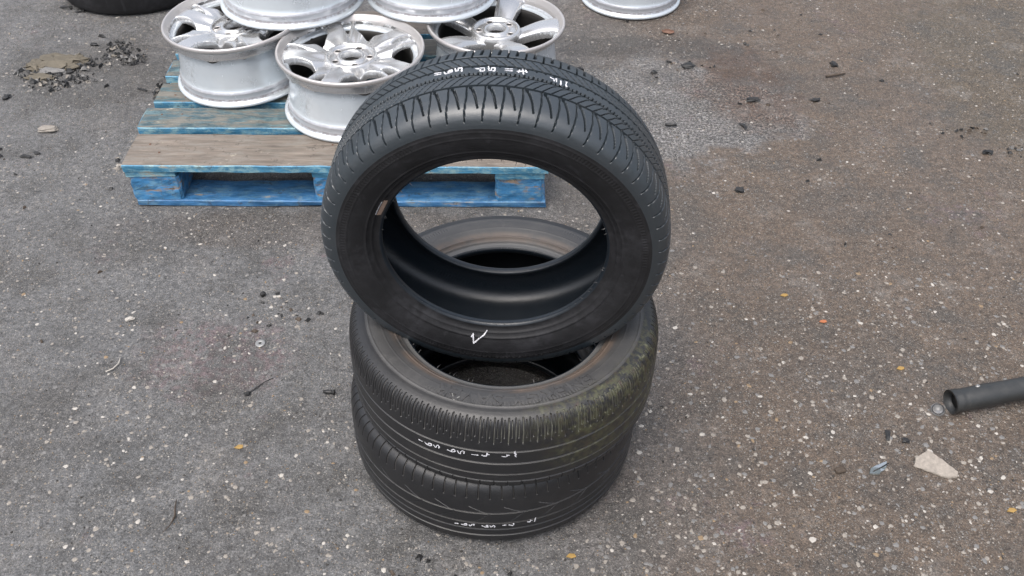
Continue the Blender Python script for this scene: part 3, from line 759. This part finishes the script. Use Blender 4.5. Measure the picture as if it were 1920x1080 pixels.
def spoke_mesh(style, da):
    """one spoke: sector of the wheel face with its holes cut through and real thickness"""
    r = np.arange(.0770, .2066, .0016); nt = 92
    th = np.linspace(-math.pi / 5, math.pi / 5, nt)
    R, T = np.meshgrid(r, th, indexing='ij')
    s = np.clip((R - .077) / .127, 0, 1)
    aT = np.abs(T)
    if style == 'kidney':
        # wide opening at both sector edges, narrow slit down the middle of the spoke
        half = .36 * np.sqrt(np.clip(1 - ((R - .168) / .048) ** 2, 0, 1)) * np.where(R > .168, 1, 1)
        half = np.where(R > .168, .36, half); big = (R > .121) & ((math.pi / 5 - aT) * 1.0 < half) & (R < .1985)
        sl = .085 * np.clip((R - .132) / .040, 0, 1) ** .6
        slit = (R > .133) & (np.abs(T + .12) < sl) & (R < .1985)
        hole = big | slit
        Z = .170 + .024 * np.sin(s * math.pi * .62) - .008 * s
        Z -= .030 * np.exp(-((math.pi / 5 - aT) / .13) ** 2) * (1 - s * .5)
        Z -= .010 * np.exp(-((T + .12) / .06) ** 2) * np.clip((R - .085) / .04, 0, 1)
        Z += .004 * np.cos(T * 10) * (1 - s)
    else:
        hw = .030 + .016 * s + .010 * np.clip((R - .185) / .02, 0, 1) ** 2 + .012 * np.clip((.092 - R) / .015, 0, 1) ** 2
        X = aT * R
        hole = X > hw
        Z = .160 + .032 * np.sin(s * math.pi * .55) - .004 * s
        Z -= .010 * np.clip(X / hw, 0, 1) ** 3
    Z = np.where(R > .199, Z * .3 + .7 * .183, Z)
    Z = np.minimum(Z, .1885)
    top = np.stack([R * np.cos(T), R * np.sin(T), Z], -1).reshape(-1, 3)
    bot = top - [0, 0, .024]
    ni, nj = R.shape
    hc = (hole[:-1, :-1].astype(int) + hole[1:, :-1] + hole[:-1, 1:] + hole[1:, 1:]) >= 2
    keep = ~hc
    I = (np.arange(ni - 1)[:, None] * nj + np.arange(nj - 1)[None])[keep]
    F = np.stack([I, I + nj, I + nj + 1, I + 1], -1); N = len(top)
    E = {}
    for f in F.tolist():
        for a, b in zip(f, f[1:] + f[:1]):
            if (b, a) in E: del E[(b, a)]
            else: E[(a, b)] = 1
    W = np.array([(b, a, a + N, b + N) for a, b in E], dtype=int)
    # soften the cut outline
    P_ = top.copy(); bd = {}
    for a, b in E: bd.setdefault(a, []).append(b); bd.setdefault(b, []).append(a)
    for _ in range(5):
        Q = P_.copy()
        for a, nb in bd.items():
            if len(nb) == 2 and not (a % nj in (0, nj - 1)): Q[a, :2] = .4 * P_[a, :2] + .3 * (P_[nb[0], :2] + P_[nb[1], :2])
        P_ = Q
    edge = np.zeros(N, bool); edge[list(bd)] = True
    P_[edge, 2] -= .0025
    bot = P_ - [0, 0, .022]
    V = np.vstack([P_, bot]); allF = np.vstack([F, F[:, ::-1] + N, W])
    mi = np.concatenate([np.zeros(len(F)), np.ones(len(F)), np.zeros(len(W))])
    used = np.unique(allF); remap = -np.ones(len(V), int); remap[used] = np.arange(len(used))
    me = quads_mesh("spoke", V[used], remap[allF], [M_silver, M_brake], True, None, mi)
    me.set_sharp_from_angle(angle=math.radians(50))
    return me
me_spoke = {'kidney': spoke_mesh('kidney', 0), 'broad': spoke_mesh('broad', 0)}

def make_wheel(style, label, loc, rot, spin=0.0, scale=1.0, lugs=5):
    root = empty("alloy_wheel", loc, rot); root.scale = (scale, scale, 1)
    tag(root, label, "alloy wheel", "used silver alloy wheels")
    link("barrel", me_out, root); link("rim_lip", me_lip, root); link("barrel_inside", me_in, root)
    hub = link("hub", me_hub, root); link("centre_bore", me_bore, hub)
    for k in range(lugs):
        a = spin + math.pi / 5 + k * 2 * math.pi / lugs
        for me in (me_lug, me_lugrim):
            link(me.name, me, hub, (.0545 * math.cos(a), .0545 * math.sin(a), 0))
    for k in range(5):
        o = link("spoke", me_spoke[style], root); o.rotation_euler = (0, 0, spin + k * 2 * math.pi / 5)
    va = spin + 4.3                                           # valve stem
    v = link("valve_hole", revolve("valve_hole", [(.0001, .002), (.0045, .0018), (.0052, 0), (.0052, -.004)], M_brake, 14), root)
    v.location = (.1838 * math.cos(va), .1838 * math.sin(va), .158); v.rotation_euler = (0, math.pi / 2, va)
    return root

ZD = ZT + .0012
make_wheel('kidney', "slightly tilted alloy wheel at the left end of the pile, partly under another wheel", (-.872, 2.745, ZD + .007), (math.radians(1.0), math.radians(-2.5), 0), math.radians(-62), .975)
make_wheel('kidney', "alloy wheel at the front middle of the pile, just left of the standing tyre", (-.4915, 2.572, ZD), (0, 0, 0), math.radians(-107), 1.0)
make_wheel('broad', "alloy wheel with broad straight spokes at the right end of the pile, behind the tyre", (-.0640, 2.762, ZD), (0, 0, 0), math.radians(5), .985)
make_wheel('kidney', "upper alloy wheel resting on the left and middle wheels, cut by the frame", (-.7150, 2.878, ZD + .2012), (math.radians(-.6), 0, 0), .2, 1.04)
make_wheel('kidney', "upper alloy wheel resting on the middle and broad spoked wheels, cut by the frame", (-.2760, 2.925, ZD + .2012), (math.radians(-.6), 0, 0), .9, .96)
make_wheel('broad', "alloy wheel standing alone on the ground behind the pile at the top of the frame", (.4620, 3.688, .0005), (0, 0, 0), .3, .93)

# ------------------------------------------------------------------ things lying on the ground
def lump(name, x, y, sx, sy, sz, rot, mat, label=None, cat=None, seed=0, group=None, rough=.18, n=(7, 10), parent=None, z=None):
    """an irregular solid fragment"""
    r = np.random.default_rng(seed + 100); V, F = [], []
    nr, na = n
    for i in range(1, nr):
        ph = math.pi * i / nr
        for j in range(na):
            a = 2 * math.pi * j / na; k = 1 + r.normal(0, rough)
            px = math.copysign(abs(math.cos(a)) ** .7, math.cos(a)) * math.sin(ph) ** .6 * k
            py = math.copysign(abs(math.sin(a)) ** .7, math.sin(a)) * math.sin(ph) ** .6 * k
            pz = math.cos(ph) * (1 + r.normal(0, rough * .4))
            V.append((px * sx, py * sy, pz * sz))
    m = (nr - 1) * na; V += [(0, 0, sz * .97), (0, 0, -sz)]
    for i in range(nr - 2):
        for j in range(na):
            a = i * na + j; b = i * na + (j + 1) % na; F.append((a, a + na, b + na, b))
    for j in range(na):
        F.append((m, j, (j + 1) % na)); F.append((m + 1, (nr - 2) * na + (j + 1) % na, (nr - 2) * na + j))
    o = link(name, poly_mesh(name, V, F, mat), parent)
    o.location = (x, y, (gz(x, y) + sz * .85) if z is None else z); o.rotation_euler = (0, 0, rot)
    if label: tag(o, label, cat, group)
    return o

def rod(name, pts, rad, mat, label=None, cat=None, n=10, hollow=False, wob=0.0, group=None, parent=None, cap=True):
    """tube along points (x, y, z); rad scalar or list"""
    V, F = [], []; m = len(pts); P3 = [Vector(p) for p in pts]
    rad = rad if isinstance(rad, (list, tuple)) else [rad] * m
    up = Vector((0, 0, 1))
    rings = []
    for k in range(m):
        d = (P3[min(k + 1, m - 1)] - P3[max(k - 1, 0)]).normalized()
        s = d.cross(up); s = s.normalized() if s.length > .05 else d.orthogonal().normalized(); u = s.cross(d)
        rings.append((P3[k], s, u, d))
        for j in range(n):
            a = 2 * math.pi * j / n; V.append(P3[k] + (s * math.cos(a) + u * math.sin(a)) * rad[k] * (1 + random.uniform(-wob, wob)))
    for k in range(m - 1):
        for j in range(n): F.append((k * n + j, k * n + (j + 1) % n, (k + 1) * n + (j + 1) % n, (k + 1) * n + j))
    if hollow:
        b = len(V)
        for (k, dd) in ((0, 0), (0, .03), (0, .09)):
            p, s, u, d = rings[k]
            rr = rad[0] * (.80 if dd else .86)
            for j in range(n): a = 2 * math.pi * j / n; V.append(p + d * dd + (s * math.cos(a) + u * math.sin(a)) * rr)
        for j in range(n):
            j2 = (j + 1) % n
            F.append((j, b + j, b + j2, j2)[::-1]); F.append((b + j, b + n + j, b + n + j2, b + j2)[::-1]); F.append((b + n + j, b + 2 * n + j, b + 2 * n + j2, b + n + j2)[::-1])
        F.append(tuple(b + 2 * n + j for j in range(n)))
        F.append(tuple((m - 1) * n + j for j in range(n)))
    elif cap:
        F.append(tuple(range(n))[::-1]); F.append(tuple((m - 1) * n + j for j in range(n)))
    o = link(name, poly_mesh(name, V, F, mat, True), parent)
    if label: tag(o, label, cat, group)
    return o

# black hose running out of the frame at the right
hr = .0275
path = []
for t in [0, .006, .012, .018, .024, .030, .036, .05] + [k / 14 for k in range(1, 15)]:
    x = 1.030 + t * .62; y = 1.492 + .30 * (x - 1.03) - .02 * math.sin(t * 3) ; path.append((x, y, .0265 + .012 * math.sin(t * math.pi) ))
hose = empty("rubber_hose", (0, 0, 0)); tag(hose, "thick black rubber hose lying on brown ground, its open end towards the tyres", "hose")
tube = rod("hose_tube", path, [hr * f for f in (1.06, 1.07, 1.00, 1.06, 1.00, 1.05, .99, .98, 1.0, 1.02, .97, .95, .99, 1.03, 1.0, .98, .97, .98, 1, 1, 1, 1)], M_hose, n=28, hollow=True, parent=hose)
rod("hose_bore", [path[0], path[8]], [hr * .62, hr * .6], M_dark, n=20, parent=hose).location = (.014, .004, 0)
clip = lump("metal_clip", 1.092, 1.515, .005, .004, .003, .5, M_steel, seed=4, parent=hose, z=.0575)
cap_root = empty("plastic_cap", (1.006, 1.487, gz(1.006, 1.487)), (math.radians(14), math.radians(-20), .3)); tag(cap_root, "small cloudy ribbed plastic cap just left of the hose end", "cap")
link("cap_body", revolve("cap_body", [(.0001, .0075), (.010, .0078), (.0115, .0118), (.0150, .0115), (.0160, .009), (.0150, .0075), (.0165, .006), (.0155, .004), (.0170, .002), (.0165, 0)], M_plastic, 28), cap_root)
link("cap_ring", revolve("cap_ring", [(.0115, .0134), (.0140, .0136), (.0142, .0124), (.0115, .0124)], M_dark, 24, closed=True), cap_root)

# flat fragments
def plate(name, pts, th, mat, label, cat, tilt=.002, smooth=False, seed=1):
    r = random.Random(seed); P2 = []
    for a, b in zip(pts, pts[1:] + pts[:1]):
        L = math.hypot(b[0] - a[0], b[1] - a[1]); k = max(1, int(L / .008))
        for t in range(k): P2.append((a[0] + (b[0] - a[0]) * t / k + r.uniform(-.0012, .0012), a[1] + (b[1] - a[1]) * t / k + r.uniform(-.0012, .0012)))
    n = len(P2); cx = sum(p[0] for p in P2) / n; cy = sum(p[1] for p in P2) / n; base = gz(cx, cy) + .0016
    V = [(x - cx, y - cy, .0) for x, y in P2] + [((x - cx) * .97, (y - cy) * .97, th + tilt * (x - cx) / .05 + r.uniform(-.0003, .0003)) for x, y in P2] + [(0, 0, th + .0004)]
    F = [(i, (i + 1) % n, n + (i + 1) % n, n + i) for i in range(n)] + [(n + i, n + (i + 1) % n, 2 * n) for i in range(n)] + [tuple(range(n))[::-1]]
    o = link(name, poly_mesh(name, V, F, mat, smooth)); o.location = (cx, cy, base); tag(o, label, cat); return o
plate("tile_shard", [(.900, 1.322), (.912, 1.347), (.945, 1.369), (.970, 1.338), (.994, 1.305), (.986, 1.292), (.962, 1.290), (.930, 1.306)], .0035, M_shard,
      "pale speckled pointed shard lying on the brown ground below the hose", "shard")
gp = plate("glass_piece", [(.795, 1.298), (.800, 1.313), (.822, 1.324), (.842, 1.334), (.838, 1.316), (.815, 1.297)], .0045, M_glass,
      "grey green piece of glass lying between the dark pebble and the pale shard", "glass")
rod("glass_edge", [(-.016, -.010, .0045), (.004, .000, .0060), (.024, .012, .0062)], .0012, M_dark, parent=gp, n=6)
lump("pebble", .732, 1.307, .0125, .0085, .006, .2, M_twig, "small dark brown pebble left of the glass piece", "pebble", 3, rough=.10)
sh = empty("steel_washer", (-.627, 1.673, gz(-.627, 1.673) + .001), (.05, -.04, 0)); tag(sh, "round steel washer lying on the grey asphalt left of the tyre stack", "washer")
link("washer_ring", revolve("washer_ring", [(.0035, .0), (.0035, .0022), (.0045, .0028), (.0105, .0028), (.0125, .0022), (.0128, 0)], M_steel, 30), sh)
link("washer_hub", revolve("washer_hub", [(.0001, .0012), (.0034, .0012)], M_dark, 12), sh)
pin = empty("broken_pin", (-.623, 1.504, gz(-.623, 1.504))); tag(pin, "black pin with a lump at one end and a thin bent tail", "pin")
lump("pin_head", 0, 0, .0075, .0048, .0042, .5, M_dark, seed=8, parent=pin, z=.004)
rod("pin_tail", [(.004, .004, .004), (.018, .020, .0035), (.034, .040, .003), (.052, .054, .0025)], [.0016, .0011, .0009, .0007], M_dark, parent=pin, n=6)
rb = empty("rubber_plug", (-.430, 1.513, gz(-.430, 1.513) + .006), (0, 0, -.08)); tag(rb, "short black rubber plug lying just left of the tyre stack", "rubber bit")
rod("plug_body", [(-.0135, 0, 0), (-.006, 0, .0003), (.004, 0, 0), (.0095, 0, 0)], [.0042, .0046, .0046, .0044], M_dark, parent=rb, n=12, wob=.05)
rod("plug_flange", [(.0095, 0, .0002), (.0110, 0, .0004), (.0135, 0, .0006)], [.0060, .0064, .0058], M_dark, parent=rb, n=12)
lump("rubber_nub", -.657, 1.851, .0075, .0062, .0065, .7, M_dark, "round black nub on grey asphalt below the left end of the pallet", "rubber bit", 12, rough=.1)
rod("rubber_strip", [(.500, 2.720, .005), (.511, 2.717, .006), (.523, 2.717, .0055), (.537, 2.716, .006)], [.0045, .0042, .0044, .0046], M_dark,
    "short black strip just right of the standing tyre's top", "rubber bit", 8, wob=.12)
tw = rod("twig", [(-.706, 1.20, .003), (-.703, 1.178, .004), (-.698, 1.158, .003), (-.702, 1.135, .0035), (-.712, 1.118, .003)], [.0008, .0016, .0024, .0012, .0007], M_twig,
    "thin dark twig on the asphalt at the bottom left", "twig", 7, wob=.15)
rod("twig", [(1.115, 3.062, .004), (1.15, 3.072, .005), (1.19, 3.085, .004)], [.004, .0042, .0022], M_twig, "brown stick lying on the brown ground at the upper right", "twig", 7, wob=.15)
rod("bent_wire", [(-.958, 1.615, .002), (-.955, 1.594, .003), (-.963, 1.576, .003), (-.978, 1.566, .002)], .0018, M_stone_white, "curved white sliver on the grey asphalt at the left", "sliver", 6, wob=.1)
lump("shell_chip", -.979, 1.753, .010, .006, .004, .5, M_stone_white, "small white chip on grey asphalt left of centre", "chip", 21, rough=.25)
lump("brick_chip", -1.519, 2.634, .030, .017, .008, .1, M_stone_pale, "pinkish tan flat chip by the left edge, below the mortar lump", "chip", 22, rough=.16)
for k, (x, y, lb, mt) in enumerate(((.128, 1.081, "orange yellow leaf scrap below the tyre stack", M_leaf), (.726, 1.887, "yellow leaf scrap right of the tyre stack", M_leaf), (.805, 1.786, "orange scrap on brown ground right of the tyre stack", M_orange),
        (.959, 1.623, "ochre leaf scrap above the rubber hose", M_leaf), (1.075, 1.211, "tan leaf scrap at the right edge below the shard", M_leaf), (-.608, 1.346, "yellow leaf scrap on the grey ground at the lower left", M_leaf))):
    plate("leaf_scrap", [(x - .010, y - .003), (x - .002, y + .006), (x + .009, y + .005), (x + .011, y - .002), (x + .002, y - .006)], .0014, mt, lb, "leaf", .001, seed=k)

bits = [(.828, 2.897, .020, .011, "pair-lobed black bit at the upper right of the standing tyre, the left one of two"), (1.041, 2.900, .017, .009, "black bit on the brown ground, right of the lobed one"),
        (.228, 3.086, .013, .010, "black bit beside the broad spoked wheel, just above the standing tyre"), (.689, 2.360, .012, .010, "plum black crumb right of the standing tyre"),
        (1.524, 2.587, .014, .010, "dark crumb near the right edge, upper part"), (.628, 3.127, .024, .012, "dark crumbly clot in the wet patch above the black strip"),
        (.762, 2.727, .008, .015, "upright black crumb at the edge of the wet patch"), (1.165, 3.153, .012, .016, "black crumb beside the brown stick"),
        (-1.776, 3.514, .020, .009, "black bit near the far tyre, the left one"), (-1.710, 3.488, .016, .010, "black bit near the far tyre, the right one"),
        (-1.735, 2.829, .010, .014, "dark crumb at the left edge under the mortar lump"), (-1.635, 2.663, .0, 0, ""),
        (-1.291, 2.897, .020, .006, "thin black splinter left of the pallet"), (-1.531, 2.479, .018, .007, "black splinter at the left edge, left of the pallet"), (-1.505, 2.500, .011, .006, "small black crumb touching the splinter left of the pallet"),
        (-1.562, 3.283, .016, .007, "black bit above the heap of crumbs, upper"), (-1.566, 3.213, .015, .008, "black bit above the heap of crumbs, lower"),
        (.500, 3.075, .011, .010, "black crumb in the wet patch, left of the clot"), (.583, 3.395, .020, .010, "rust brown lump in front of the wheel that stands alone"),
        (.868, 1.410, .005, .016, "thin dark chip above the glass piece"), (.905, 1.395, .009, .006, "dark chip above the pale shard")]
for k, (x, y, a, b, lb) in enumerate(bits):
    if not lb: continue
    mt = M_rusty if lb.startswith("rust") else M_dark
    lump("rubber_crumb", x, y, a, b, min(a, b) * .62, random.uniform(-.5, .5), mt, lb, "debris", 40 + k, None, .36, (6, 9))

# crumbling mortar lump with the black crumbs round it
slab = empty("mortar_lump", (-1.655, 3.055, gz(-1.655, 3.055))); tag(slab, "buff crumbling mortar lump among black crumbs at the upper left", "mortar lump")
for k, (dx, dy, sx, sy, sz, rr) in enumerate(((0, .012, .070, .046, .017, -.12), (.055, .030, .045, .028, .015, .3), (-.055, -.012, .040, .030, .012, -.4), (.010, -.040, .050, .020, .010, .1), (.070, -.018, .026, .018, .012, .7), (-.03, .045, .035, .016, .010, .0), (-.02, -.085, .045, .020, .007, -.1))):
    lump("mortar_piece", dx, dy, sx, sy, sz, rr, M_slab if k % 4 != 3 else M_stone_grey, seed=171 + k, rough=.20, n=(8, 18), parent=slab, z=sz * .6)
def heap(name, spots, n, smin, smax, mats, label, seed, probs):
    r = np.random.default_rng(seed); V, F, mi = [], [], []
    for k in range(n):
        cx, cy, sx, sy, zz = spots[r.integers(len(spots))]
        x = cx + r.normal(0, sx); y = cy + r.normal(0, sy); s = r.uniform(smin, smax); a = r.uniform(0, 6.28); el = r.uniform(.35, .9)
        z = gz(x, y) + r.uniform(0, zz); b = len(V); c, sn = math.cos(a), math.sin(a)
        P_ = [(-s, -s * el * .6, 0), (s * .8, -s * el, 0), (s, s * el * .7, 0), (-s * .6, s * el, 0), (-s * .5, -s * el * .4, s * .7), (s * .5, -s * el * .3, s * .8), (s * .3, s * el * .4, s * .6)]
        for px, py, pz in P_: V.append((x + px * c - py * sn + r.normal(0, s * .12), y + px * sn + py * c + r.normal(0, s * .12), z + pz))
        for f in ((0, 1, 5, 4), (1, 2, 6, 5), (2, 3, 6), (3, 0, 4, 6), (4, 5, 6), (3, 2, 1, 0)): F.append(tuple(b + i for i in f))
        mi += [int(r.choice(len(mats), p=probs))] * 6
    return tag(link(name, poly_mesh(name, V, F, mats, False, mi)), label, kind='stuff')
heap("black_crumbs", [(-1.68, 2.99, .05, .015, .006), (-1.63, 3.02, .06, .012, .008), (-1.50, 3.09, .050, .035, .012), (-1.44, 3.13, .030, .030, .01), (-1.47, 3.20, .020, .025, .008), (-1.55, 3.03, .025, .03, .01), (-1.62, 2.93, .06, .02, .006), (-1.56, 2.96, .03, .02, .006), (-1.38, 3.10, .02, .015, .01),
                      (-1.212, 2.93, .018, .035, .012), (-1.225, 2.88, .012, .02, .008)], 330, .0035, .0125,
     [M_dark, M_stone_grey, M_stone_pale], "black crumbs of rubber and asphalt heaped beside the mortar lump and the pallet", 81, [.76, .17, .07])
heap("black_crumbs", [(.60, 3.12, .05, .03, .004), (1.52, 2.72, .07, .02, .003), (1.62, 2.62, .03, .02, .003), (-1.68, 2.52, .05, .03, .004), (-.60, 1.80, .05, .05, .002), (-.15, 1.02, .1, .03, .002), (.9, 2.6, .4, .4, .002), (-1.3, 2.2, .3, .4, .002), (.9, 3.3, .3, .2, .003)], 150, .003, .009,
     [M_dark, M_twig, M_stone_grey], "scattered dark crumbs over the yard", 82, [.6, .25, .15])
